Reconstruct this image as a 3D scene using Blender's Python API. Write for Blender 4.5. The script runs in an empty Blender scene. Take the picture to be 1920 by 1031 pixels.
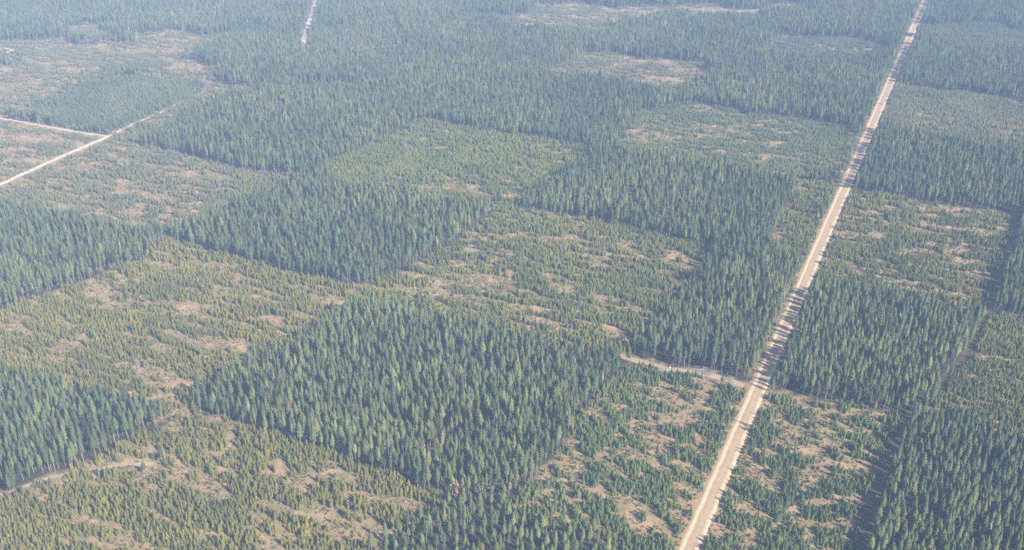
import bpy, math, random
import numpy as np
from mathutils import Vector

sc = bpy.context.scene
C = sc.collection
rng = np.random.default_rng(7)
random.seed(7)

# ------------------------------------------------------------------ camera
ALT = 460.0
PITCH = math.radians(27.3)            # below the horizon
FPX = 1920 * 35.0 / 36.0
cd = bpy.data.cameras.new('camera')
cd.lens = 35.0
cd.sensor_width = 36.0
cd.clip_start = 1.0
cd.clip_end = 40000.0
cam = bpy.data.objects.new('camera', cd)
cam.location = (0, 0, ALT)
cam.rotation_euler = (math.pi / 2 - PITCH, 0, 0)
C.objects.link(cam)
sc.camera = cam

# ------------------------------------------------------------------ sky, sun, exposure
SUN_EL = math.radians(36.0)
SUN_AZ = math.radians(131.0)          # clockwise from +Y: behind and to the right of the camera
w = bpy.data.worlds.new('World')
sc.world = w
w.use_nodes = True
nt = w.node_tree
nt.nodes.clear()
sky = nt.nodes.new('ShaderNodeTexSky')
sky.sky_type = 'NISHITA'
sky.sun_disc = False
sky.sun_elevation = SUN_EL
sky.sun_rotation = SUN_AZ
sky.altitude = 600
bg = nt.nodes.new('ShaderNodeBackground')
bg.inputs['Strength'].default_value = 0.12
wo = nt.nodes.new('ShaderNodeOutputWorld')
nt.links.new(sky.outputs['Color'], bg.inputs['Color'])
nt.links.new(bg.outputs['Background'], wo.inputs['Surface'])
ld = bpy.data.lights.new('sun', 'SUN')
ld.energy = 5.0
ld.angle = math.radians(0.5)
ld.color = (1.0, 0.905, 0.75)
sun = bpy.data.objects.new('sun', ld)
sdir = Vector((math.sin(SUN_AZ) * math.cos(SUN_EL), math.cos(SUN_AZ) * math.cos(SUN_EL), math.sin(SUN_EL)))
sun.rotation_euler = (-sdir).to_track_quat('-Z', 'Y').to_euler()
sun.location = (0, 0, 900)
C.objects.link(sun)
sc.view_settings.view_transform = 'Standard'
sc.view_settings.look = 'None'
sc.view_settings.gamma = 1.0
sc.view_settings.use_curve_mapping = False
sc.view_settings.exposure = 1.2
sc.cycles.max_bounces = 5
sc.cycles.diffuse_bounces = 3
sc.cycles.transmission_bounces = 3
sc.cycles.volume_bounces = 1
sc.cycles.filter_width = 1.6
sc.cycles.use_denoising = False      # keeps single crowns crisp

HAZE_DENSITY = 0.00013
HAZE_COLOR = (0.46, 0.645, 1.0, 1)

# ------------------------------------------------------------------ photo pixel <-> ground helpers
cp, sp_ = math.cos(PITCH), math.sin(PITCH)


def at(px, py):
    """ground point (z = 0) seen at a pixel of the 1920 x 1031 photograph"""
    u = (px - 960.0) / FPX
    v = (py - 515.5) / FPX
    dx, dy, dz = u, cp - v * sp_, -sp_ - v * cp
    t = ALT / -dz
    return dx * t, dy * t


def to_px(x, y, z=0.0):
    zf = y * cp - (z - ALT) * sp_
    up = y * sp_ + (z - ALT) * cp
    return 960.0 + FPX * x / zf, 515.5 - FPX * up / zf, zf


def in_poly(px, py, poly):
    inside = np.zeros(px.shape, bool)
    n = len(poly)
    j = n - 1
    for i in range(n):
        xi, yi = poly[i]
        xj, yj = poly[j]
        c = ((yi > py) != (yj > py)) & (px < (xj - xi) * (py - yi) / (yj - yi + 1e-12) + xi)
        inside ^= c
        j = i
    return inside


def vnoise(x, y, seed):
    r = np.random.default_rng(seed)
    T = r.random((256, 256))
    xi = np.floor(x).astype(int)
    yi = np.floor(y).astype(int)
    fx = x - xi
    fy = y - yi
    fx = fx * fx * (3 - 2 * fx)
    fy = fy * fy * (3 - 2 * fy)
    a = T[xi % 256, yi % 256]
    b = T[(xi + 1) % 256, yi % 256]
    c = T[xi % 256, (yi + 1) % 256]
    d = T[(xi + 1) % 256, (yi + 1) % 256]
    return (a * (1 - fx) + b * fx) * (1 - fy) + (c * (1 - fx) + d * fx) * fy


def fbm(x, y, seed, oct=3):
    s = np.zeros(np.shape(x))
    amp, tot, f = 1.0, 0.0, 1.0
    for o in range(oct):
        s = s + amp * vnoise(x * f + 17.3 * o, y * f - 9.1 * o, seed + o)
        tot += amp
        amp *= 0.55
        f *= 2.1
    return s / tot


# the road and the direction across it
R0 = np.array(at(1291, 1031))
R1 = np.array(at(1693, 100))
RD = (R1 - R0) / np.linalg.norm(R1 - R0)          # along the road
RN = np.array([RD[1], -RD[0]])                    # to the right of it


def road_uv(x, y):
    return (x - R0[0]) * RD[0] + (y - R0[1]) * RD[1], (x - R0[0]) * RN[0] + (y - R0[1]) * RN[1]


# ------------------------------------------------------------------ stands: clearings cut into the tall forest
# name, polygon (photo pixels of its ground), cover 0..1, height (m), tint, patch size (m)
OLIVE = (0.166, 0.158, 0.052)
GREEN = (0.120, 0.152, 0.060)
MID = (0.155, 0.166, 0.056)
BLUE = (0.118, 0.140, 0.080)
PALE = (0.165, 0.165, 0.092)
STANDS = [
    ('c1', [(-300, 1060), (0, 935), (95, 893), (195, 855), (240, 822), (330, 792), (340, 720), (365, 772), (480, 805), (600, 845), (700, 882), (840, 935), (760, 985), (700, 1035), (600, 1200), (-300, 1200)], .74, 9.0, OLIVE, 34),
    ('c2', [(-200, 660), (0, 585), (50, 562), (147, 529), (233, 500), (260, 487), (310, 450), (480, 494), (560, 517), (680, 537), (650, 590), (540, 655), (420, 720), (365, 745), (355, 775), (330, 792), (305, 785), (180, 745), (0, 700), (-200, 690)], .60, 8.2, OLIVE, 34),
    ('c3', [(690, 537), (780, 497), (870, 442), (945, 387), (955, 375), (975, 392), (1050, 402), (1170, 427), (1338, 468), (1300, 530), (1255, 588), (1188, 652), (1180, 672), (1090, 668), (970, 640), (900, 627), (810, 605), (720, 585), (640, 585)], .66, 8.2, MID, 30),
    ('c4', [(1175, 664), (1255, 688), (1345, 708), (1405, 722), (1275, 1031), (1200, 1200), (1140, 1200), (1150, 1040), (1080, 985), (985, 965), (930, 945), (990, 912), (1060, 832), (1080, 790), (1182, 672)], .74, 7.5, GREEN, 26),
    ('c5', [(1432, 735), (1500, 741), (1590, 757), (1690, 778), (1668, 850), (1640, 920), (1615, 1031), (1585, 1200), (1220, 1200), (1303, 1031)], .72, 7.8, GREEN, 24),
    ('c6', [(1598, 357), (1720, 377), (1910, 402), (1880, 500), (1852, 572), (1790, 585), (1700, 560), (1620, 545), (1530, 548), (1510, 520)], .60, 7.5, MID, 28),
    ('c7', [(1850, 588), (1990, 605), (2100, 840), (1930, 850), (1810, 800), (1725, 790), (1810, 670)], .93, 7.5, MID, 40),
    ('c8', [(603, 316), (700, 272), (790, 225), (900, 247), (1000, 262), (1112, 278), (1100, 310), (1040, 345), (965, 395), (945, 385), (900, 395), (760, 372), (620, 345)], .84, 8.5, (0.150, 0.168, 0.056), 40),
    ('c9', [(205, 258), (250, 272), (340, 290), (470, 322), (600, 335), (560, 352), (480, 380), (380, 425), (318, 452), (250, 440), (170, 432), (100, 410), (0, 395), (-200, 430), (-200, 420), (0, 352)], .62, 7.5, PALE, 34),
    ('c10', [(-200, 170), (0, 224), (130, 246), (195, 258), (0, 346), (-200, 440)], .55, 6.0, PALE, 40),
    ('c11', [(-200, 70), (0, 118), (60, 115), (220, 142), (200, 152), (80, 192), (10, 222), (-200, 170)], .50, 6.0, PALE, 40),
    ('c12', [(-150, 80), (20, 84), (120, 82), (220, 74), (310, 62), (450, 58), (440, 78), (335, 112), (410, 130), (395, 158), (455, 166), (430, 172), (385, 168), (340, 150), (220, 142), (60, 115), (-150, 110)], .52, 6.0, PALE, 46),
    ('c14', [(890, 38), (1000, 14), (1150, 20), (1300, 14), (1520, 10), (1480, 32), (1220, 42), (1110, 72), (1000, 66), (930, 56)], .62, 8.0, PALE, 50),
    ('c25', [(196, 258), (250, 228), (300, 206), (345, 184), (392, 164), (480, 160), (475, 174), (400, 192), (330, 232), (275, 274), (205, 264)], .80, 7.5, PALE, 30),
    ('c15', [(1020, 130), (1100, 95), (1320, 128), (1310, 160), (1245, 178), (1120, 160), (1030, 148)], .62, 8.0, PALE, 40),
    ('c16', [(1455, 68), (1660, 82), (1625, 128), (1450, 112)], .80, 9.0, BLUE, 50),
    ('c17', [(1200, 215), (1285, 192), (1420, 215), (1608, 242), (1585, 320), (1480, 350), (1350, 320), (1210, 300), (1150, 275)], .90, 9.0, (0.130, 0.152, 0.068), 46),
    ('c18', [(1685, 160), (1960, 195), (1990, 290), (1800, 275), (1645, 245)], .92, 9.5, PALE, 60),
    ('c19', [(1720, 40), (1990, 58), (1990, 105), (1700, 85)], .92, 9.5, BLUE, 60),
    ('c20', [(1500, 342), (1572, 348), (1525, 450), (1500, 495), (1440, 470), (1455, 425)], .74, 8.0, MID, 30),
    ('c21', [(20, 218), (80, 192), (220, 152), (340, 152), (390, 170), (300, 210), (210, 252), (140, 246)], .92, 10.5, BLUE, 60),
    ('c22', [(180, 40), (225, 62), (222, 72), (120, 78), (130, 62)], .7, 8.0, PALE, 40),
    ('c23', [(560, 166), (650, 160), (660, 172), (570, 176)], .7, 8.0, PALE, 40),
]
STANDS = [(a, b, c - (.08 if a in ('c13', 'c14', 'c15', 'c16', 'c17', 'c18', 'c19') else 0), d * (.75 if a in ('c13', 'c14', 'c15', 'c16', 'c17', 'c18', 'c19') else 1), tuple(q * (1.15 if a in ('c13', 'c14', 'c15', 'c16', 'c17', 'c18', 'c19') else 1) for q in e), f) for a, b, c, d, e, f in STANDS]
# stands of a medium, mixed look inside the tall forest: polygon, height, tint
MEDIUM = [
    ([(560, 95), (610, 60), (740, 40), (760, 80), (700, 125), (600, 140)], 15.0, PALE),
    ([(690, 1060), (760, 990), (845, 937), (930, 947), (985, 967), (1080, 987), (1150, 1042), (1140, 1200), (600, 1200)], 16.0, GREEN),
    ([(850, 935), (960, 912), (985, 915), (930, 950), (860, 955)], 10.0, PALE),
]
# open soil seen in the photograph: x, y, half width, half height (pixels)
BARE = [
    (355, 576, 34, 7), (330, 590, 20, 8), (200, 541, 26, 5), (118, 656, 30, 5), (276, 516, 16, 12), (250, 590, 16, 10), (215, 612, 32, 6), (150, 642, 22, 5), (480, 560, 26, 6), (545, 540, 18, 6), (420, 600, 30, 6), (300, 620, 26, 5), (440, 640, 22, 6), (230, 490, 18, 5), (385, 520, 18, 5), (520, 600, 22, 5), (190, 568, 14, 5), (300, 500, 10, 8),
    (290, 848, 18, 14), (322, 860, 22, 6), (384, 858, 16, 8), (230, 868, 40, 5), (185, 852, 18, 6), (120, 900, 34, 4), (190, 985, 30, 7), (235, 1003, 24, 7), (360, 985, 26, 6), (390, 1005, 24, 6), (520, 885, 34, 7), (590, 905, 26, 8), (560, 940, 30, 5), (740, 958, 22, 12), (700, 985, 26, 7), (745, 998, 26, 6), (600, 985, 34, 4), (540, 1005, 26, 5), (60, 1010, 26, 4), (430, 835, 24, 5), (130, 960, 26, 4), (660, 930, 18, 4),
    (1225, 705, 34, 6), (1205, 722, 20, 4), (1240, 790, 26, 14), (1245, 838, 24, 10), (1225, 885, 26, 12), (1195, 930, 24, 8), (1060, 943, 24, 10), (1025, 932, 20, 5), (1075, 905, 26, 7), (1120, 918, 22, 8), (1050, 890, 18, 5), (1220, 985, 26, 10), (1160, 760, 18, 5), (1150, 720, 14, 4), (1290, 870, 10, 20), (1315, 830, 10, 20), (1330, 770, 14, 8),
    (1450, 850, 18, 12), (1430, 880, 14, 12), (1520, 770, 20, 5), (1590, 785, 16, 8), (1640, 880, 18, 16), (1620, 850, 16, 8), (1470, 900, 16, 8), (1410, 960, 26, 10), (1350, 1000, 20, 16), (1380, 1025, 30, 10), (1510, 925, 18, 8), (1540, 950, 22, 8), (1560, 870, 18, 8), (1480, 985, 22, 8), (1600, 935, 14, 8), (1650, 810, 14, 6), (1440, 760, 24, 8),
    (970, 441, 22, 6), (1060, 447, 22, 5), (990, 400, 16, 3), (870, 497, 22, 5), (885, 465, 14, 6), (1090, 520, 26, 5), (960, 512, 24, 4), (1180, 535, 26, 4), (1200, 560, 26, 4), (1030, 581, 34, 5), (970, 592, 20, 5), (1230, 582, 14, 4), (1130, 570, 26, 4), (1080, 620, 16, 5), (900, 580, 22, 4), (1265, 480, 14, 8), (1140, 480, 12, 8), (960, 545, 16, 5), (880, 440, 8, 8), (1300, 500, 12, 6), (1060, 550, 20, 4),
    (935, 272, 20, 6), (1040, 288, 28, 4), (1010, 310, 24, 3), (840, 243, 14, 4), (970, 318, 16, 4), (1060, 305, 16, 3), (1280, 245, 22, 6), (1325, 255, 20, 5), (1425, 234, 18, 4), (1265, 265, 20, 4), (1540, 372, 18, 5), (1460, 445, 12, 5),
    (1250, 150, 46, 6), (1285, 152, 18, 6), (1180, 120, 26, 4), (1110, 135, 22, 4), (1210, 108, 24, 3), (950, 46, 50, 4), (1030, 55, 26, 4), (1100, 28, 30, 2), (1220, 22, 40, 2), (1340, 22, 60, 2), (1440, 17, 40, 2), (665, 96, 12, 2), (605, 170, 24, 2),
    (175, 395, 30, 8), (260, 398, 36, 7), (290, 385, 26, 6), (230, 345, 22, 6), (280, 370, 30, 6), (420, 355, 22, 4), (345, 300, 14, 3), (310, 405, 20, 5), (345, 330, 22, 4), (410, 400, 16, 4), (220, 310, 26, 4), (455, 330, 18, 3), (140, 350, 16, 5),
    (365, 128, 46, 7), (345, 118, 30, 4), (380, 160, 24, 8), (200, 85, 60, 4), (270, 95, 50, 6), (100, 88, 40, 4), (350, 75, 50, 4), (150, 130, 60, 5), (100, 120, 40, 3), (60, 205, 40, 7), (20, 215, 30, 5), (180, 252, 26, 5), (110, 240, 50, 4), (60, 260, 50, 6), (80, 300, 50, 8), (150, 270, 26, 6), (40, 280, 30, 6), (20, 130, 40, 6), (430, 168, 30, 3),
    (1660, 440, 24, 4), (1700, 455, 26, 5), (1640, 400, 22, 5), (1750, 420, 24, 5), (1800, 430, 26, 5), (1720, 495, 26, 4), (1800, 470, 26, 5), (1790, 553, 18, 5), (1600, 505, 26, 5), (1680, 480, 20, 4), (1620, 380, 14, 6), (1840, 440, 20, 6), (1570, 500, 14, 5), (1820, 510, 20, 4),
    (1650, 705, 8, 2), (1850, 710, 10, 4), (1870, 660, 10, 4), (1840, 740, 12, 4), (1900, 740, 12, 4),
]
# tracks with light sandy soil: pixel polyline, width in metres
TRACKS = [
    ([(-120, 402), (0, 346), (110, 296), (203, 256)], 5.6),
    ([(203, 256), (250, 233), (300, 212), (345, 189), (390, 169), (425, 160)], 2.8),
    ([(-100, 200), (0, 222), (70, 234), (140, 247), (203, 256)], 3.0),
    ([(600, -40), (592, 4), (583, 32), (575, 58), (566, 88)], 8.0),
    ([(222, 73), (260, 71), (300, 65), (345, 60), (440, 57)], 2.8),
    ([(-60, 86), (0, 85), (40, 86)], 3.5),
    ([(-40, 92), (8, 91), (24, 95), (4, 103)], 5.5),
    ([(-40, 138), (-2, 130), (10, 131), (-10, 134)], 6.0),
    ([(900, 48), (950, 49), (1000, 45)], 4.5),
    ([(1060, 30), (1130, 37), (1200, 30), (1345, 24), (1490, 14)], 3.0),
    ([(1172, 668), (1210, 681), (1255, 692), (1300, 697), (1345, 706), (1396, 722)], 6.5),
    ([(0, 928), (95, 893), (165, 882), (230, 870), (290, 868)], 3.0),
    ([(1625, 232), (1637, 234), (1650, 237)], 4.0),
]


# narrow treeless strips between stands: pixel polyline, width in metres
GAPS = [
    ([(602, -40), (594, 4), (586, 32), (579, 58), (570, 88)], 15.0),
    ([(203, 260), (250, 237), (300, 216), (345, 193), (390, 173)], 3.0),
    ([(-80, 390), (0, 351), (110, 301), (203, 261)], 13.0),
    ([(0, 226), (70, 238), (140, 251), (200, 260)], 9.0),
    ([(1912, 395), (1882, 500), (1853, 576)], 7.0),
    ([(1858, 580), (1815, 665), (1760, 730), (1700, 784)], 5.0),
    ([(1697, 784), (1668, 850), (1643, 920), (1614, 1031), (1595, 1110)], 9.0),
]


def seg_dist(x, y, pts):
    d = np.full(x.shape, 1e9)
    for (ax, ay), (bx, by) in zip(pts[:-1], pts[1:]):
        vx, vy = bx - ax, by - ay
        t = np.clip(((x - ax) * vx + (y - ay) * vy) / (vx * vx + vy * vy), 0, 1)
        d = np.minimum(d, np.hypot(x - ax - t * vx, y - ay - t * vy))
    return d


TRACKS_W = [([at(*p) for p in pts], wd) for pts, wd in TRACKS]
GAPS_W = [([at(*p) for p in pts], wd) for pts, wd in GAPS]


def classify(x, y):
    """index of the stand (-1: tall forest) and how open the soil is"""
    px, py, zf = to_px(x, y)
    # wobble stand edges by a few metres so that they are not ruled
    wob = 11.0 / zf * FPX
    big = np.clip((260 - py) / 160, 0, 1) * 40.0 / zf * FPX
    px2 = px + wob * (fbm(x / 14, y / 14, 41, 2) - .5) + big * 2.2 * (fbm(x / 70, y / 70, 43, 3) - .5)
    py2 = py + wob * .5 * (fbm(x / 14, y / 14, 51, 2) - .5) + big * .9 * (fbm(x / 70, y / 70, 53, 3) - .5)
    st = np.full(x.shape, -1)
    for i, s in enumerate(STANDS):
        st[in_poly(px2, py2, s[1])] = i
    bare = np.zeros(x.shape)
    wx = px + 26 * (700 / zf) * (fbm(x / 9, y / 9, 61, 3) - .5)
    wy = py + 22 * (700 / zf) * (fbm(x / 9, y / 9, 71, 3) - .5)
    for (bx, by, rx, ry) in BARE:
        bare = np.maximum(bare, 1.35 - np.hypot((wx - bx) / rx, (wy - by) / ry))
    bare = np.clip(bare + 2.0 * (fbm(x / 5, y / 5, 75, 3) - .58), 0, 1.3) * (bare > 0)
    tr = np.full(x.shape, 1e9)
    for pts, wd in TRACKS_W:
        tr = np.minimum(tr, seg_dist(x, y, pts) - wd / 2)
    for pts, wd in GAPS_W:
        tr = np.minimum(tr, seg_dist(x, y, pts) - wd / 2 + 2.5)
    return px, py, st, bare, tr


# ------------------------------------------------------------------ materials
def mat(name):
    m = bpy.data.materials.new(name)
    m.use_nodes = True
    n = m.node_tree
    n.nodes.clear()
    out = n.nodes.new('ShaderNodeOutputMaterial')
    return m, n, out


def node(n, typ, **kw):
    x = n.nodes.new(typ)
    for k, v in kw.items():
        if k.startswith('i_'):
            x.inputs[k[2:]].default_value = v
        else:
            setattr(x, k, v)
    return x


def ramp(n, fac, stops):
    r = n.nodes.new('ShaderNodeValToRGB')
    e = r.color_ramp.elements
    while len(e) < len(stops):
        e.new(0.5)
    for k, (p, c) in enumerate(stops):
        e[k].position = p
        e[k].color = (c[0], c[1], c[2], 1)
    n.links.new(fac, r.inputs['Fac'])
    return r.outputs['Color']


def mix(n, fac, a, b, mode='MIX'):
    m = n.nodes.new('ShaderNodeMix')
    m.data_type = 'RGBA'
    m.blend_type = mode
    for sock, v in ((m.inputs['Factor'], fac), (m.inputs['A'], a), (m.inputs['B'], b)):
        if hasattr(v, 'is_linked'):
            n.links.new(v, sock)
        elif isinstance(v, tuple):
            sock.default_value = (v[0], v[1], v[2], 1)
        else:
            sock.default_value = v
    return m.outputs['Result']


def noise(n, vec, scale, detail=3, rough=.6):
    t = node(n, 'ShaderNodeTexNoise')
    t.inputs['Scale'].default_value = scale
    t.inputs['Detail'].default_value = detail
    t.inputs['Roughness'].default_value = rough
    n.links.new(vec, t.inputs['Vector'])
    return t.outputs['Fac']


def foliage_material():
    m, n, out = mat('foliage')
    at_ = node(n, 'ShaderNodeAttribute', attribute_type='INSTANCER', attribute_name='tint')
    oi = node(n, 'ShaderNodeObjectInfo')
    tc = node(n, 'ShaderNodeTexCoord')
    rnd = ramp(n, oi.outputs['Random'], [(0, (.70, .75, .82)), (.3, (.90, .94, .97)), (.7, (1.06, 1.04, .98)), (1, (1.18, 1.14, .95))])
    col = mix(n, 1.0, at_.outputs['Color'], rnd, 'MULTIPLY')
    cl = ramp(n, noise(n, tc.outputs['Object'], .55, 3), [(.3, (.72, .76, .8)), (.7, (1.3, 1.24, 1.1))])
    col = mix(n, 1.0, col, cl, 'MULTIPLY')
    d = node(n, 'ShaderNodeBsdfDiffuse')
    t = node(n, 'ShaderNodeBsdfTranslucent')
    n.links.new(col, d.inputs['Color'])
    n.links.new(col, t.inputs['Color'])
    ms = node(n, 'ShaderNodeMixShader')
    ms.inputs['Fac'].default_value = .22
    n.links.new(d.outputs[0], ms.inputs[1])
    n.links.new(t.outputs[0], ms.inputs[2])
    n.links.new(ms.outputs[0], out.inputs['Surface'])
    return m


def simple(name, stops, scale, detail=4, coord='Object'):
    m, n, out = mat(name)
    tc = node(n, 'ShaderNodeTexCoord')
    col = ramp(n, noise(n, tc.outputs[coord], scale, detail), stops)
    p = node(n, 'ShaderNodeBsdfPrincipled')
    p.inputs['Roughness'].default_value = .9
    p.inputs['Specular IOR Level'].default_value = .15
    n.links.new(col, p.inputs['Base Color'])
    n.links.new(p.outputs[0], out.inputs['Surface'])
    return m


M_FOL = foliage_material()
M_BARK = simple('bark', [(.3, (.20, .165, .135)), (.7, (.34, .29, .25))], 2.0)
M_GREYWOOD = simple('weathered_wood', [(.3, (.15, .135, .125)), (.7, (.28, .255, .235))], 1.2)
M_RED = simple('dead_needles', [(.3, (.17, .085, .055)), (.7, (.30, .17, .11))], .8)
M_STONE = simple('pale_stone', [(.3, (.45, .42, .38)), (.7, (.62, .59, .54))], 1.0)


def ground_material():
    m, n, out = mat('forest_soil')
    geo = node(n, 'ShaderNodeNewGeometry')
    P = geo.outputs['Position']
    a = node(n, 'ShaderNodeAttribute', attribute_name='cover')
    sep = node(n, 'ShaderNodeSeparateColor')
    n.links.new(a.outputs['Color'], sep.inputs['Color'])
    soil = ramp(n, noise(n, P, .05, 8, .7), [(.30, (.20, .124, .072)), (.50, (.30, .195, .118)), (.70, (.40, .275, .175))])
    grass = ramp(n, noise(n, P, .35, 6, .75), [(.32, (.085, .088, .034)), (.5, (.155, .135, .058)), (.68, (.25, .19, .098))])
    gm = ramp(n, noise(n, P, .11, 6, .72), [(.40, (0, 0, 0)), (.60, (1, 1, 1))])
    base = mix(n, gm, soil, grass)
    bare = mix(n, .18, soil, grass)
    base = mix(n, sep.outputs['Green'], base, bare)
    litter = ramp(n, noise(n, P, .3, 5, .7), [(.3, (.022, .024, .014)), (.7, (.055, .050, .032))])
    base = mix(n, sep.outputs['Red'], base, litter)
    speck = ramp(n, noise(n, P, 1.1, 4, .75), [(.30, (.62, .62, .62)), (.5, (1, 1, 1)), (.72, (1.28, 1.26, 1.22))])
    base = mix(n, 1.0, base, speck, 'MULTIPLY')
    p = node(n, 'ShaderNodeBsdfPrincipled')
    p.inputs['Roughness'].default_value = .95
    p.inputs['Specular IOR Level'].default_value = .1
    n.links.new(base, p.inputs['Base Color'])
    n.links.new(p.outputs[0], out.inputs['Surface'])
    return m


def road_material():
    """gravel: the 'lane' attribute runs 0 at the crown to 1 at the outer foot of the berm"""
    m, n, out = mat('road_gravel')
    geo = node(n, 'ShaderNodeNewGeometry')
    a = node(n, 'ShaderNodeAttribute', attribute_name='lane')
    P = geo.outputs['Position']
    nz = noise(n, P, .22, 6, .7)
    gravel = ramp(n, nz, [(.3, (.255, .175, .108)), (.7, (.345, .248, .158))])
    berm = ramp(n, nz, [(.3, (.39, .285, .175)), (.7, (.53, .405, .262))])
    ma = node(n, 'ShaderNodeMath', operation='MULTIPLY_ADD')
    n.links.new(noise(n, P, .15, 4, .7), ma.inputs[0])
    ma.inputs[1].default_value = .16
    n.links.new(a.outputs['Fac'], ma.inputs[2])
    k = ramp(n, ma.outputs[0], [(.0, (0, 0, 0)), (.20, (.22, .22, .22)), (.30, (0, 0, 0)), (.42, (.18, .18, .18)), (.58, (0, 0, 0)), (.68, (1, 1, 1))])
    col = mix(n, k, gravel, berm)
    p = node(n, 'ShaderNodeBsdfPrincipled')
    p.inputs['Roughness'].default_value = .95
    p.inputs['Specular IOR Level'].default_value = .1
    n.links.new(col, p.inputs['Base Color'])
    n.links.new(p.outputs[0], out.inputs['Surface'])
    return m


M_GROUND = ground_material()
M_ROAD = road_material()
M_SAND = simple('sandy_track', [(.3, (.36, .29, .22)), (.7, (.52, .44, .34))], .12, 5)
M_DIRT = simple('dirt_track', [(.3, (.24, .18, .125)), (.7, (.34, .265, .19))], .12, 5)


def mesh(name, verts, faces, mats, midx=None, smooth=False):
    me = bpy.data.meshes.new(name)
    me.from_pydata(verts, [], faces)
    for m in mats:
        me.materials.append(m)
    if midx is not None:
        me.polygons.foreach_set('material_index', np.array(midx, dtype=np.int32))
    if smooth:
        me.polygons.foreach_set('use_smooth', np.ones(len(faces), bool))
    me.update()
    return me


def obj(name, me, parent=None, **props):
    o = bpy.data.objects.new(name, me)
    C.objects.link(o)
    if parent:
        o.parent = parent
    for k, v in props.items():
        o[k] = v
    return o


# ------------------------------------------------------------------ ground
def build_ground():
    xs = np.concatenate([[-8000, -5000, -3000], np.arange(-2050, 2051, 7.0), [3000, 5000, 8000]])
    ys = np.concatenate([[-2000, -800, 0, 200], np.arange(330, 2750, 7.0), [3300, 5000, 9000, 13000]])
    X, Y = np.meshgrid(xs, ys)
    x, y = X.ravel(), Y.ravel()
    near = (y > 300) & (y < 2760) & (np.abs(x) < 2060)
    cov = np.ones((len(x), 4), dtype=np.float32)
    cov[:, 1] = 0
    px, py, st, bare, tr = classify(x[near], y[near])
    ru, rv = road_uv(x[near], y[near])
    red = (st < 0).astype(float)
    green = np.clip(bare * 1.2, 0, .8)
    verge = np.abs(rv) < 11
    red[verge] = 0
    green[verge] = np.maximum(green[verge], .75)
    red[(tr < 1)] = 0
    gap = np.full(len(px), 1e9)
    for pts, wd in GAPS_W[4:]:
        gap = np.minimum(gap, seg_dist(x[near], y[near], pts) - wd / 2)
    red[gap < 4] = .8  # dark litter colour put into these gaps in place of cast shade
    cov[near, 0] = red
    cov[near, 1] = green
    nx, ny = len(xs), len(ys)
    idx = np.arange(nx * ny).reshape(ny, nx)
    f = np.stack([idx[:-1, :-1], idx[:-1, 1:], idx[1:, 1:], idx[1:, :-1]], -1).reshape(-1, 4)
    me = bpy.data.meshes.new('ground')
    me.vertices.add(len(x))
    co = np.zeros((len(x), 3), dtype=np.float32)
    co[:, 0], co[:, 1] = x, y
    me.vertices.foreach_set('co', co.ravel())
    me.loops.add(f.size)
    me.polygons.add(len(f))
    me.loops.foreach_set('vertex_index', f.ravel().astype(np.int32))
    me.polygons.foreach_set('loop_start', np.arange(0, f.size, 4, dtype=np.int32))
    me.update(calc_edges=True)
    at_ = me.color_attributes.new('cover', 'FLOAT_COLOR', 'POINT')
    at_.data.foreach_set('color', cov.ravel())
    me.materials.append(M_GROUND)
    obj('ground', me, kind='structure')


build_ground()


def strip(name, pts, profile, m, step=12.0, attr=None, jitter=0.0, seed=1, **props):
    """a band along a ground polyline; profile = [(offset across in m, height in m, lane)]"""
    r = random.Random(seed)
    P = [Vector((p[0], p[1], 0)) for p in pts]
    dense = []
    for a, b in zip(P[:-1], P[1:]):
        k = max(1, int((b - a).length / step))
        dense += [a.lerp(b, i / k) for i in range(k)]
    dense.append(P[-1])
    v, f, lane = [], [], []
    for i, p in enumerate(dense):
        t = (dense[min(i + 1, len(dense) - 1)] - dense[max(i - 1, 0)]).normalized()
        nn = Vector((t.y, -t.x, 0))
        end = 1.0
        wob = r.uniform(-jitter, jitter)
        for (o, z, l) in profile:
            e = r.uniform(-jitter, jitter) if abs(l) >= .99 else 0
            q = p + nn * ((o + math.copysign(e, o) * (1 if e else 0) + wob) * end)
            v.append((q.x, q.y, z))
            lane.append(l)
    k = len(profile)
    for i in range(len(dense) - 1):
        for j in range(k - 1):
            a = i * k + j
            f.append((a, a + 1, a + k + 1, a + k))
    me = mesh(name, v, f, [m], smooth=True)
    at_ = me.attributes.new('lane', 'FLOAT', 'POINT')
    at_.data.foreach_set('value', np.array(lane, dtype=np.float32))
    return obj(name, me, **props)


prof = [(-6.1, .01, 1), (-5.2, .30, .9), (-4.5, .38, .8), (-3.5, .14, .62), (-1.8, .22, .3), (0, .27, 0), (1.8, .22, .3), (3.5, .14, .62), (4.4, .38, .8), (5.2, .30, .9), (6.0, .01, 1)]
ra = R0 - RD * 160
rb = R0 + RD * (np.linalg.norm(R1 - R0) + 1500)
strip('gravel_road', [ra, rb], prof, M_ROAD, step=9, jitter=.35, seed=5, kind='structure')
for k, (pts, wd) in enumerate(TRACKS_W):
    h = wd / 2
    dirt = k in (7, 9, 10, 11)
    strip('dirt_track' if dirt else 'sandy_track', pts,
          [(-h, .004, 1), (-h * .6, .05, .7), (0, .09, 0), (h * .6, .05, .7), (h, .004, 1)],
          M_DIRT if dirt else M_SAND, step=6, jitter=.5, seed=20 + k, kind='structure')

# ------------------------------------------------------------------ tree shapes
def tube(v, f, path, rad, sides=6):
    base = len(v)
    for (p, r) in zip(path, rad):
        for s in range(sides):
            a = 2 * math.pi * s / sides
            v.append((p[0] + r * math.cos(a), p[1] + r * math.sin(a), p[2]))
    for i in range(len(path) - 1):
        for s in range(sides):
            a = base + i * sides + s
            b = base + i * sides + (s + 1) % sides
            f.append((a, b, b + sides, a + sides))


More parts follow.
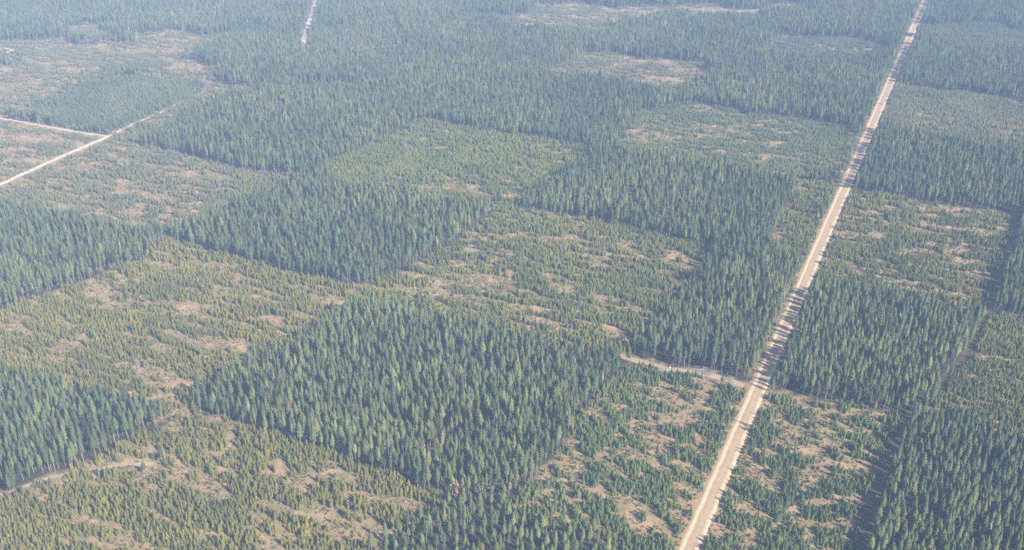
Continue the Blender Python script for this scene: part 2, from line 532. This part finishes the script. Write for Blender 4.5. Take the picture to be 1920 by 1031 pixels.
def trunk_geo(r, H, rad, snags=8, cb=.35):
    v, f = [], []
    lean = (r.uniform(-.01, .01) * H, r.uniform(-.01, .01) * H)
    tube(v, f, [(0, 0, -.15), (lean[0] * .3, lean[1] * .3, H * .4), (lean[0], lean[1], H * .93)], [rad, rad * .72, rad * .12], 6)
    for _ in range(snags):                       # dead lower branches
        z = r.uniform(.12, cb + .1) * H
        a = r.uniform(0, 6.283)
        L = r.uniform(.5, 1.3)
        i = len(v)
        v += [(0, 0, z + .06), (0, 0, z - .06), (L * math.cos(a), L * math.sin(a), z - .15)]
        f.append((i, i + 1, i + 2))
    return v, f


def crown_geo(r, H, R, cb, tiers, boughs, droop=.35, round_=.5, bare=0.0):
    """whorls of drooping, ridged boughs from the lowest living branch to the tip"""
    v, f = [], []
    span = H * (1 - cb)
    gap = span / tiers
    for t in range(tiers):
        u = t / (tiers - 1)
        env = (1 - u ** 1.25) ** (.62 + .35 * (1 - round_)) * min(1.0, (.55 + 1.5 * u))
        z0 = H * cb + span * u * .96
        rr = max(.22, R * env) * r.uniform(.86, 1.14)
        nb = max(3, round(boughs * (.55 + .45 * env)))
        off = r.uniform(0, 6.28)
        for b in range(nb):
            if r.random() < bare:
                continue
            a = off + 6.283 * b / nb + r.uniform(-.25, .25)
            L = rr * r.uniform(.68, 1.22)
            zb = z0 + r.uniform(-.4, .4) * gap
            dz = -droop * L * r.uniform(.6, 1.4) + .10 * gap
            wd = min(.66 * L + .2, 1.25) * r.uniform(.8, 1.2)
            ca, sa = math.cos(a), math.sin(a)
            i = len(v)
            v += [(.04 * ca, .04 * sa, zb + .75 * gap),
                  (ca * L * .62 - sa * wd, sa * L * .62 + ca * wd, zb + dz * .55 - .22 * gap),
                  (ca * L, sa * L, zb + dz),
                  (ca * L * .62 + sa * wd, sa * L * .62 - ca * wd, zb + dz * .55 - .22 * gap)]
            f += [(i, i + 2, i + 1), (i, i + 3, i + 2)]
    if not bare > .2:                              # needle mass round the stem: solid core added for bulk and to block light
        i = len(v)
        for (zz, q) in ((cb + .01, .25), (cb + (1 - cb) * .25, .62), (cb + (1 - cb) * .62, .50), (.96, .06)):
            for k in range(6):
                a = 6.283 * k / 6 + zz * 5
                q2 = q * R * r.uniform(.8, 1.15)
                v.append((q2 * math.cos(a), q2 * math.sin(a), H * zz))
        for j in range(3):
            for k in range(6):
                a, b = i + j * 6 + k, i + j * 6 + (k + 1) % 6
                f.append((a, b, b + 6, a + 6))
    i = len(v)
    v += [(.22, 0, H * .95), (-.12, .2, H * .95), (-.12, -.2, H * .95), (0, 0, H * 1.02)]
    f += [(i, i + 1, i + 3), (i + 1, i + 2, i + 3), (i + 2, i, i + 3)]
    return v, f


def variants(n, seed, kind):
    out = []
    for k in range(n):
        r = random.Random(seed * 100 + k)
        if kind == 'tall':
            H = 22.0
            R = r.uniform(1.9, 3.1)
            cb = r.uniform(.28, .50)
            out.append((trunk_geo(r, H, .24, 9, cb), crown_geo(r, H, R, cb, r.randint(13, 16), 8, r.uniform(.15, .5), r.uniform(.1, 1.0), r.uniform(.02, .16))))
        elif kind == 'young':
            H = 8.0
            R = r.uniform(1.3, 2.1)
            cb = r.uniform(.06, .14)
            out.append((trunk_geo(r, H, .11, 0, .2), crown_geo(r, H, R, cb, r.randint(8, 10), 7, r.uniform(.05, .3), r.uniform(.35, .9), .06)))
        elif kind == 'dead':
            H = 21.0
            out.append((trunk_geo(r, H, .22, 26, .75), crown_geo(r, H, r.uniform(1.3, 1.9), .34, 12, 6, .45, .5, .45)))
    return out


TALL = variants(14, 3, 'tall')
YOUNG = variants(10, 4, 'young')
DEAD = variants(3, 5, 'dead')


def join(tr, cr, m2, name):
    v = list(tr[0]) + list(cr[0])
    o = len(tr[0])
    f = list(tr[1]) + [tuple(i + o for i in q) for q in cr[1]]
    return mesh(name, v, f, [M_BARK, m2], [0] * len(tr[1]) + [1] * len(cr[1]))


def proto_collection(name, items, m2):
    col = bpy.data.collections.new(name)         # never linked to the scene: only a source for the instances
    for k, (t, c) in enumerate(items):
        col.objects.link(bpy.data.objects.new('%s_%02d' % (name, k), join(t, c, m2, name)))
    return col


P_TALL = proto_collection('tall_pine_shape', TALL, M_FOL)
P_YOUNG = proto_collection('young_pine_shape', YOUNG, M_FOL)


def scatter(name, pos, scl, rot, var, tint, coll, **props):
    me = bpy.data.meshes.new(name)
    n = len(pos)
    me.vertices.add(n)
    me.vertices.foreach_set('co', pos.astype(np.float32).ravel())
    for nm, typ, arr in (('scl', 'FLOAT_VECTOR', scl), ('rot', 'FLOAT_VECTOR', rot), ('tint', 'FLOAT_VECTOR', tint)):
        a = me.attributes.new(nm, typ, 'POINT')
        a.data.foreach_set('vector', arr.astype(np.float32).ravel())
    a = me.attributes.new('var', 'INT', 'POINT')
    a.data.foreach_set('value', var.astype(np.int32))
    o = obj(name, me, kind='stuff', **props)
    g = bpy.data.node_groups.new(name, 'GeometryNodeTree')
    g.interface.new_socket('Geometry', in_out='INPUT', socket_type='NodeSocketGeometry')
    g.interface.new_socket('Geometry', in_out='OUTPUT', socket_type='NodeSocketGeometry')
    N, L = g.nodes, g.links
    gi, go = N.new('NodeGroupInput'), N.new('NodeGroupOutput')
    iop = N.new('GeometryNodeInstanceOnPoints')
    ci = N.new('GeometryNodeCollectionInfo')
    ci.inputs['Collection'].default_value = coll
    ci.inputs['Separate Children'].default_value = True
    ci.inputs['Reset Children'].default_value = True

    def attr(nm, typ):
        q = N.new('GeometryNodeInputNamedAttribute')
        q.data_type = typ
        q.inputs['Name'].default_value = nm
        return q.outputs['Attribute']
    e = N.new('FunctionNodeEulerToRotation')
    L.new(attr('rot', 'FLOAT_VECTOR'), e.inputs[0])
    L.new(gi.outputs[0], iop.inputs['Points'])
    L.new(ci.outputs[0], iop.inputs['Instance'])
    iop.inputs['Pick Instance'].default_value = True
    L.new(attr('var', 'INT'), iop.inputs['Instance Index'])
    L.new(e.outputs[0], iop.inputs['Rotation'])
    L.new(attr('scl', 'FLOAT_VECTOR'), iop.inputs['Scale'])
    L.new(iop.outputs[0], go.inputs[0])
    o.modifiers.new('scatter', 'NODES').node_group = g
    return o


# ------------------------------------------------------------------ where the trees stand
def jitter_grid(s):
    xs = np.arange(-1950, 1950, s)
    ys = np.arange(345, 2720, s * .95)
    X, Y = np.meshgrid(xs, ys)
    X = X + (np.arange(len(ys)) % 2)[:, None] * s * .5
    x = X.ravel() + rng.uniform(-.42, .42, X.size) * s
    y = Y.ravel() + rng.uniform(-.42, .42, X.size) * s
    px, py, zf = to_px(x, y)
    k = (px > -240) & (px < 2160) & (py > -75) & (py < 1230)
    return x[k], y[k]


SIGHT = []                                         # openings along the road where it is wider or narrower


def place_tall():
    x, y = jitter_grid(5.0)
    px, py, st, bare, tr = classify(x, y)
    ru, rv = road_uv(x, y)
    hn = fbm(x / 60, y / 60, 81, 3)
    ok = (st < 0) & (tr > 2.5)
    ok &= (rv < -7.5 - 2.0 * rng.random(len(x))) | (rv > 9.5 + 2.5 * rng.random(len(x)))
    ok &= rng.random(len(x)) < np.clip(1.55 - 1.3 * fbm(x / 22, y / 22, 91, 2), .5, .97)
    H = 22.0 * (.70 + .48 * hn) * rng.uniform(.70, 1.15, len(x))
    tint = np.tile(np.array((.112, .134, .064)), (len(x), 1))
    tn = fbm(x / 90, y / 90, 101, 2)[:, None]
    tint = tint * (1 + .5 * (tn - .5) * np.array((1.2, .9, .3)))
    for poly, h, col in MEDIUM:
        q = in_poly(px, py, poly)
        H[q] = h * rng.uniform(.6, 1.15, q.sum())
        tint[q] = .5 * tint[q] + .5 * np.array(col)
    # lone taller trees left standing in the clearings
    lone = (st >= 0) & (rng.random(len(x)) < .006) & (tr > 2) & (np.abs(rv) > 9) & (bare < .2)
    H[lone] = rng.uniform(9, 16, lone.sum())
    ok |= lone
    tint = tint * np.clip(rng.normal(1, .20, (len(x), 1)), .55, 1.6) * (1 + rng.normal(0, .07, (len(x), 3)))
    x, y, H, tint = x[ok], y[ok], H[ok], tint[ok]
    n = len(x)
    wd = np.sqrt(H / 22.0) * rng.uniform(.80, 1.28, n)
    return x, y, H, wd, tint, lone[ok]


def place_young():
    x, y = jitter_grid(2.15)
    px, py, st, bare, tr = classify(x, y)
    ru, rv = road_uv(x, y)
    fringe = (rv > -10) & (rv < -7.2) & (st < 0)
    k = ((st >= 0) & (tr > 2.2) & ((rv < -7.5) | (rv > 9.5))) | fringe
    x, y, st, bare, tr, rv, ru, fringe = x[k], y[k], st[k], bare[k], tr[k], rv[k], ru[k], fringe[k]
    cover = np.array([s[2] for s in STANDS] + [.5])[st]
    hh = np.array([s[3] for s in STANDS] + [5.0])[st]
    tint = np.array([s[4] for s in STANDS] + [PALE])[st]
    ps = np.array([s[5] for s in STANDS] + [30])[st]
    a = fbm(ru / ps * .85, rv / (ps * 2.2), 111, 4)           # windrows run across the road's direction
    b = fbm(ru / 6.5 + .8 * fbm(ru / 25, rv / 25, 123, 2), rv / 27, 121, 2)
    c = fbm(ru / 5.5, rv / 7.0, 141, 1)
    near_road = np.isin(st, [3, 4])
    b2 = fbm(ru / 8.0 + .9 * fbm(ru / 18, rv / 18, 125, 2), rv / 12, 127, 2)
    b = np.where(near_road, b2, b)
    f = .32 * a + .48 * b + .20 * c
    # cover -> threshold through the ranks of f
    q = np.searchsorted(np.sort(f), f) / len(f)
    dens = np.clip((cover + .06 - q - .60 * np.clip(bare, 0, .8)) / .34, 0.05, 1) * .85
    ok = rng.random(len(x)) < dens
    x, y, hh, tint, q, cover = x[ok], y[ok], hh[ok], tint[ok], q[ok], cover[ok]
    n = len(x)
    core = np.clip((cover - q) / .4 + .6, .55, 1.15)
    H = hh * .66 * core * rng.uniform(.5, 1.3, n)
    tn = fbm(x / 45, y / 45, 131, 2)[:, None]
    tint = tint * (1 + .7 * (tn - .5) * np.array((.9, .7, .3)))
    wd = (H / 8.0) ** .6 * rng.uniform(.7, 1.2, n)
    return x, y, H, wd, tint


tx, ty, tH, tw, tt, tl = place_tall()
yx, yy, yH, yw, yt = place_young()


def biggest(x, y, H, n):
    px, py, zf = to_px(x, y)
    px2, py2, zf2 = to_px(x, y, H)
    vis = (px > 4) & (px < 1916) & (py2 > 0) & (py2 + .5 * (py - py2) < 1025)
    size = np.where(vis, np.minimum(py, 1031) - py2, 0)
    return np.argsort(-size)[:n]


ti = biggest(tx, ty, tH, 296)
yi = biggest(yx, yy, yH, 300)


def rest(n, idx):
    k = np.ones(n, bool)
    k[idx] = False
    return k


def rots(n):
    r = np.zeros((n, 3))
    r[:, 0] = rng.normal(0, .022, n)
    r[:, 1] = rng.normal(0, .022, n)
    r[:, 2] = rng.uniform(0, 6.283, n)
    return r


tk = rest(len(tx), ti)
yk = rest(len(yx), yi)
trot, yrot = rots(len(tx)), rots(len(yx))
tv, yv = rng.integers(0, len(TALL), len(tx)), rng.integers(0, len(YOUNG), len(yx))
tpos = np.stack([tx, ty, np.zeros(len(tx))], -1)
ypos = np.stack([yx, yy, np.zeros(len(yx))], -1)
tscl = np.stack([tw, tw, tH / 22.0], -1)
yscl = np.stack([yw, yw, yH / 8.0], -1)
scatter('pine_forest', tpos[tk], tscl[tk], trot[tk], tv[tk], tt[tk], P_TALL,
        label='tall green pine forest covering the plain between the clearings', category='forest')
scatter('pine_regrowth', ypos[yk], yscl[yk], yrot[yk], yv[yk], yt[yk], P_YOUNG,
        label='young olive green pine regrowth filling the cut rectangles', category='regrowth')


def place_brush():
    x, y = jitter_grid(2.3)
    px, py, st, bare, tr = classify(x, y)
    ru, rv = road_uv(x, y)
    f = fbm(x / 11, y / 11, 151, 3)
    k = (tr > .5) & (np.abs(rv) > 6.8) & ((st >= 0) | (np.abs(rv) < 11)) & (py > 60)
    k &= rng.random(len(x)) < np.clip(2.2 * (f - .28), .04, .8) * np.clip(1 - .7 * bare, .25, 1)
    x, y, f = x[k], y[k], f[k]
    n = len(x)
    s_ = rng.uniform(.45, 1.25, n)
    pos = np.stack([x, y, np.zeros(n)], -1)
    scl = np.stack([s_ * rng.uniform(.8, 1.5, n), s_ * rng.uniform(.8, 1.5, n), s_ * rng.uniform(.6, 1.2, n)], -1)
    mixv = rng.random((n, 1)) ** 1.3
    tint = np.array((.10, .115, .045)) * (1 - mixv) + np.array((.20, .155, .085)) * mixv
    return pos, scl, tint


def brush_mesh(k):
    r = random.Random(900 + k)
    v, f = [], []
    for b in range(9):
        a = 6.283 * b / 9 + r.uniform(-.3, .3)
        L = r.uniform(.5, 1.0)
        h = r.uniform(.45, 1.0)
        i = len(v)
        v += [(0, 0, 0), (L * math.cos(a - .45), L * math.sin(a - .45), h * .7), (L * .7 * math.cos(a), L * .7 * math.sin(a), h * 1.1), (L * math.cos(a + .45), L * math.sin(a + .45), h * .6)]
        f += [(i, i + 1, i + 2), (i, i + 2, i + 3)]
    return mesh('brush', v, f, [M_FOL])


def debris_mesh(k):
    r = random.Random(950 + k)
    v, f = [], []
    for b in range(4):
        a, L, q = r.uniform(0, 3.14), r.uniform(1.2, 3.5), r.uniform(.07, .16)
        cx, cy, cz = r.uniform(-1.2, 1.2), r.uniform(-1.2, 1.2), .12 + .12 * b
        ca, sa = math.cos(a), math.sin(a)
        i = len(v)
        for e in (-1, 1):
            for (o, z) in ((-q, -q), (q, -q), (0, q)):
                v.append((cx + ca * L * e - sa * o, cy + sa * L * e + ca * o, cz + z + e * r.uniform(-.1, .1)))
        f += [(i, i + 1, i + 4, i + 3), (i + 1, i + 2, i + 5, i + 4), (i + 2, i, i + 3, i + 5)]
    return mesh('debris', v, f, [M_GREYWOOD])


def shapes(name, ms):
    col = bpy.data.collections.new(name)
    for k, m in enumerate(ms):
        col.objects.link(bpy.data.objects.new('%s_%02d' % (name, k), m))
    return col


bpos, bscl, btint = place_brush()
n_ = len(bpos)
scatter('low_brush', bpos, bscl, np.stack([np.zeros(n_), np.zeros(n_), rng.uniform(0, 6.28, n_)], -1), rng.integers(0, 5, n_), btint,
        shapes('brush_shape', [brush_mesh(k) for k in range(5)]),
        label='low olive and straw brown brush between the young pines', category='brush')
dk = rng.random(n_) < .05
dpos = bpos[dk] + np.stack([rng.uniform(-1, 1, dk.sum()), rng.uniform(-1, 1, dk.sum()), np.zeros(dk.sum())], -1)
n_ = len(dpos)
ds = rng.uniform(.4, 1.1, (n_, 1)) * np.ones((1, 3))
scatter('logging_debris', dpos, ds, np.stack([np.zeros(n_), np.zeros(n_), rng.uniform(0, 6.28, n_)], -1), rng.integers(0, 4, n_), np.ones((n_, 3)) * .3,
        shapes('debris_shape', [debris_mesh(k) for k in range(4)]),
        label='grey broken branches left scattered on the cleared soil', category='debris')
print('brush', len(bpos))
print('tall', len(tx), 'young', len(yx))

# ------------------------------------------------------------------ the trees that show largest, one object each
def part_meshes(items, m2, nm):
    return [(mesh('trunk', t[0], t[1], [M_BARK]), mesh('crown', c[0], c[1], [m2])) for t, c in items]


PM_TALL = part_meshes(TALL, M_FOL, 'tall')
PM_YOUNG = part_meshes(YOUNG, M_FOL, 'young')
PM_DEAD_RED = part_meshes(DEAD, M_RED, 'dead')
PM_DEAD_GREY = part_meshes(DEAD, M_GREYWOOD, 'dead')


def tree(name, label, cat, group, loc, scl, rot, meshes, tint):
    e = bpy.data.objects.new(name, None)
    C.objects.link(e)
    e.location = loc
    e.scale = scl
    e.rotation_euler = rot
    e.empty_display_size = .5
    e['label'] = label
    e['category'] = cat
    if group:
        e['group'] = group
    for nm, me in zip(('trunk', 'crown'), meshes):
        o = bpy.data.objects.new(nm, me)
        C.objects.link(o)
        o.parent = e
        if nm == 'crown' and tint is not None:
            o['tint'] = [float(c) for c in tint]
    return e


def tone(t):
    g = t[0] / t[1]
    return 'olive green' if g > .86 else ('bluish green' if t[2] / t[1] > .50 else 'green')


def place_words(P, i, members):
    """where in its group a tree stands, as the photograph shows it"""
    xs = np.sort(P[0][members])
    ys = np.sort(P[1][members])
    fx = np.searchsorted(xs, P[0][i]) / max(1, len(xs) - 1)
    fy = np.searchsorted(ys, P[1][i]) / max(1, len(ys) - 1)
    hx = ('far left', 'left', 'middle', 'right', 'far right')[min(4, int(fx * 5))]
    hy = ('back', 'centre', 'front')[min(2, int(fy * 3))]
    return hy, hx


def build_named(idx, xs, ys, Hs, where_of, name, cat, sizes, shapes_of, tones, make):
    P = to_px(xs, ys)
    info = {i: where_of(i, P) for i in idx}
    named = []
    groups = {}
    for i in idx:
        groups.setdefault(info[i][1], []).append(i)
    for i in idx:
        where, g = info[i]
        hy, hx = place_words(P, i, groups[g])
        size = sizes[min(len(sizes) - 1, int(len(sizes) * np.searchsorted(np.sort(Hs[groups[g]]), Hs[i]) / len(groups[g])))]
        named.append((i, '%s %s %s %s, %s %s of %s' % (size, shapes_of(i), tones(i), cat, hx, hy, where), g))
    same = {}
    for i, lab, g in named:
        same.setdefault(lab, []).append(i)
    for i, lab, g in named:
        q = sorted(same[lab], key=lambda j: P[0][j])
        if len(q) > 1:
            k = q.index(i)
            lab = ('leftmost ' if k == 0 else ('rightmost ' if k == len(q) - 1 else ('second ', 'third ', 'fourth ', 'fifth ', 'sixth ', 'seventh ', 'eighth ', 'ninth ', 'tenth ')[min(8, k - 1)] + ('from left ' if len(lab.split()) < 14 else 'leftmost '))) + lab
        make(i, lab, g)


def build_tall():
    def where_of(i, P):
        px, py = P[0][i], P[1][i]
        if tl[i]:
            return 'the lone clearing trees', 'lone taller pines in the clearings'
        if px > 1500:
            return 'the dark lower right forest', 'front pines of the lower right forest'
        if px > 1100:
            return 'the trees by the gravel road', 'front pines by the road'
        if py > 935 and px > 640:
            return 'the bottom centre stand', 'front pines of the bottom centre stand'
        if px > 350:
            return 'the central block\'s near tip', 'front pines of the central block'
        return 'the lower left forest block', 'front pines of the lower left block'

    def shape(i):
        q = tw[i] / math.sqrt(tH[i] / 22.0)
        return 'slim' if q < .9 else ('broad' if q > 1.07 else 'even')

    def make(i, lab, g):
        tree('pine_tree', lab, 'pine tree', g, tpos[i], tscl[i], trot[i], PM_TALL[tv[i]], tt[i])
    build_named(ti, tx, ty, tH, where_of, 'pine_tree', 'pine', ('shorter', 'middling', 'taller', 'tallest'), shape, lambda i: tone(tt[i]), make)


def build_young():
    def where_of(i, P):
        px, py = P[0][i], P[1][i]
        rv = road_uv(xs_[i], ys_[i])[1]
        if rv > 0:
            return 'the right roadside clearing', 'young pines right of the road'
        if rv > -14:
            return 'the road\'s left verge', 'young pines on the left verge'
        if px > 880:
            return 'the left roadside clearing', 'young pines left of the road'
        return 'the olive clearing', 'young pines of the lower left clearing'
    xs_, ys_ = yx, yy

    def shape(i):
        q = yw[i] / (yH[i] / 8) ** .6
        return 'bushy' if q > 1.13 else ('slender' if q < .95 else 'even')

    def make(i, lab, g):
        tree('young_pine', lab, 'young pine', g, ypos[i], yscl[i], yrot[i], PM_YOUNG[yv[i]], yt[i])
    build_named(yi, yx, yy, yH, where_of, 'young_pine', 'young pine', ('short', 'medium', 'tall'), shape, lambda i: tone(yt[i]), make)


build_tall()
build_young()

# ------------------------------------------------------------------ dead trees (x, y of the foot in the photo, kind, height, label)
DEAD_AT = [
    (797, 872, 'r', 23, 'rust red dead pine inside the large central block of green forest'),
    (830, 850, 'r', 21, 'second reddish dying pine just right of the rust red one'),
    (857, 935, 'r', 21, 'pine with a rusty top on a long bare trunk at the near forest tip'),
    (887, 620, 'r', 20, 'thin red dead pine at the upper edge of the central block'),
    (1118, 384, 'g', 21, 'pale grey dead pine, left one of the bare cluster behind the middle clearing'),
    (1130, 382, 'g', 22, 'tallest pale grey dead pine of the bare cluster behind the middle clearing'),
    (1143, 380, 'g', 20, 'pale grey dead pine, right one of the bare cluster behind the middle clearing'),
    (648, 460, 'r', 20, 'lone reddish dead pine in the forest block left of the middle clearing'),
    (1005, 775, 'g', 20, 'grey bare pine in the right half of the central block'),
    (1035, 745, 'g', 20, 'grey bare pine near the right corner of the central block'),
    (1636, 755, 'r', 19, 'brownish dead pine on the front edge of forest right of the road'),
    (1740, 735, 'g', 18, 'grey dead pine where the right forest meets younger growth'),
    (430, 265, 'r', 19, 'small reddish dead pine in the far left forest'),
    (262, 700, 'g', 14, 'thin grey dead pine beside the olive young growth on the left'),
    (1850, 1010, 'g', 21, 'grey dead pine in the dark forest at lower right'),
    (305, 868, 'l', 15, 'lone dark green pine standing on bare soil in the lower left clearing'),
    (1353, 722, 'l', 10, 'lone small pine on the sandy track left of the road'),
    (1232, 922, 'l', 13, 'slim lone pine in the open soil left of the road'),
    (1422, 806, 'l', 15, 'lone tall pine whose shadow crosses the gravel road'),
    (1452, 795, 'l', 14, 'bushy green tree right of the road beside the lone tall pine'),
    (1590, 985, 'l', 16, 'slim pale pine in the right clearing near the shaded forest edge'),
]
for k, (px, py, kd, h, lab) in enumerate(DEAD_AT):
    x, y = at(px, py)
    r = random.Random(k)
    if kd == 'l':
        me, nm, cat, s = PM_TALL[k % len(PM_TALL)], 'pine_tree', 'pine tree', h / 22.0
        wd = math.sqrt(s) * r.uniform(.85, 1.05)
    else:
        me = (PM_DEAD_RED if kd == 'r' else PM_DEAD_GREY)[k % 3]
        nm, cat, s = 'dead_pine', 'dead tree', h / 21.0
        wd = s * r.uniform(.95, 1.3)
    tree(nm, lab, cat, None, (x, y, 0), (wd, wd, s), (0, 0, r.uniform(0, 6)), me, (.075, .11, .05) if kd == 'l' else None)

# bare grey snags inside the tall stands: a few of the standing trees are dead
px_, py_, zf_ = to_px(tx, ty)
cand = np.where((py_ > 330) & (py_ < 1000) & (px_ > 30) & (px_ < 1900) & tk & ~tl)[0]
for j in rng.choice(cand, 60, replace=False):
    s = tH[j] / 21.0 * 1.08
    side = '%s %s' % ('lower' if py_[j] > 620 else 'middle', ('left', 'centre', 'right')[int(px_[j] // 640)])
    tree('dead_pine', 'thin bare grey snag among green pines in the %s of the photo' % side, 'dead tree',
         'bare grey snags inside the forest at the %s' % side, (tx[j] + 1.6, ty[j] - 1.6, 0), (.8, .8, s), (0, 0, float(j)),
         PM_DEAD_GREY[j % 3], None)

# ------------------------------------------------------------------ felled logs, slash piles, stumps, boulders
def log_mesh(name, L, rad):
    v, f = [], []
    for i, t in enumerate((0, .5, 1)):
        for s in range(7):
            a = 6.283 * s / 7
            rr = rad * (1 - .45 * t)
            v.append((L * (t - .5), rr * math.cos(a), rad + rr * math.sin(a) * .98))
    for i in range(2):
        for s in range(7):
            a, b = i * 7 + s, i * 7 + (s + 1) % 7
            f.append((a, b, b + 7, a + 7))
    f += [tuple(range(6, -1, -1)), tuple(range(14, 21))]
    return mesh(name, v, f, [M_GREYWOOD])


LOGM = [log_mesh('log', L, r_) for L, r_ in ((9, .26), (12, .3), (15, .32))]


def slash_pile(x, y, n, spread, label, seed):
    r = random.Random(seed)
    e = obj('slash_pile', None, label=label, category='log pile')
    e.location = (x, y, 0)
    e.empty_display_size = .5
    for k in range(n):
        o = bpy.data.objects.new('log', LOGM[k % 3])
        C.objects.link(o)
        o.parent = e
        o.location = (r.gauss(0, spread), r.gauss(0, spread * .5), .1 + .22 * (k % 4))
        o.rotation_euler = (0, r.uniform(-.08, .08), r.gauss(.1, .5))
        s = r.uniform(.5, 1)
        o.scale = (s, s, s)


SLASH = [
    (1308, 694, 16, 5.0, 'grey pile of felled logs beside the dirt track at the forest edge'),
    (1335, 702, 12, 4.0, 'second smaller pile of grey logs along the dirt track nearer the road'),
    (1366, 712, 9, 3.5, 'loose row of pale logs at the forest edge close to the gravel road'),
    (1246, 690, 8, 2.5, 'small pale log heap where two dirt tracks meet'),
    (905, 915, 8, 3.0, 'scattered pale logs below the near tip of the central block'),
]
for k, (px, py, n, s_, lab) in enumerate(SLASH):
    x, y = at(px, py)
    slash_pile(x, y, n, s_, lab, 50 + k)

LOGS = [(1316, 790), (1330, 800), (1300, 777), (1190, 780), (1260, 885), (1210, 860), (1420, 893), (1445, 905), (1500, 870), (1395, 1000), (1560, 990), (1100, 930), (1170, 945), (1655, 855), (745, 975), (290, 840), (600, 915)]
ORD = ('leftmost', 'second from left', 'third from left', 'fourth from left', 'fifth from left', 'sixth from left', 'seventh from left', 'rightmost')


def log_area(p):
    return 'right of the road' if p[0] > 1390 else ('left of the road' if p[0] > 900 else 'at the lower left')


for k, p in enumerate(LOGS):
    x, y = at(*p)
    mates = sorted(q for q in LOGS if log_area(q) == log_area(p))
    rank = mates.index(p)
    o = obj('fallen_log', LOGM[k % 3], category='log', group='single logs lying in the clearings',
            label='grey fallen log, %s of those in the clearing %s' % (ORD[7] if rank == len(mates) - 1 else ORD[rank], log_area(p)))
    o.location = (x, y, 0)
    o.rotation_euler = (0, 0, random.Random(k).uniform(-1.2, .6))
    o.scale = (.8, .9, .9)


def boulder(px, py, s, label, nm='boulder', cat='boulder', m=None):
    r = random.Random(int(px))
    import bmesh
    bm = bmesh.new()
    bmesh.ops.create_icosphere(bm, subdivisions=2, radius=1)
    for v in bm.verts:
        v.co *= r.uniform(.82, 1.12)
        v.co.z = max(v.co.z * .7, -.3)
    me = bpy.data.meshes.new(nm)
    bm.to_mesh(me)
    bm.free()
    me.materials.append(m or M_STONE)
    o = obj(nm, me, label=label, category=cat)
    x, y = at(px, py)
    o.location = (x, y, .3 * s)
    o.scale = (s, s * .8, s)


boulder(1329, 1012, .6, 'small white boulder on bare ground right of the gravel road')
boulder(1128, 950, .9, 'pale boulder among shrubs in the clearing left of the road')
boulder(1081, 875, .8, 'pale boulder at the right base of the central forest block')
boulder(1256, 689, 1.0, 'yellowish boulder where the dirt track bends at the forest edge')

# ------------------------------------------------------------------ air
import bmesh
bm = bmesh.new()
bmesh.ops.create_cube(bm, size=1)
me = bpy.data.meshes.new('haze')
bm.to_mesh(me)
bm.free()
mh, nh, oh = mat('haze_air')
pv = nh.nodes.new('ShaderNodeVolumePrincipled')
pv.inputs['Color'].default_value = HAZE_COLOR
pv.inputs['Density'].default_value = HAZE_DENSITY
pv.inputs['Anisotropy'].default_value = -0.2
nh.links.new(pv.outputs[0], oh.inputs['Volume'])
me.materials.append(mh)
hz = obj('haze', me, kind='stuff')
hz.location = (0, 5500, (ALT + 15 - 1.3) / 2)
hz.scale = (16400, 15400, ALT + 15 + 1.3)
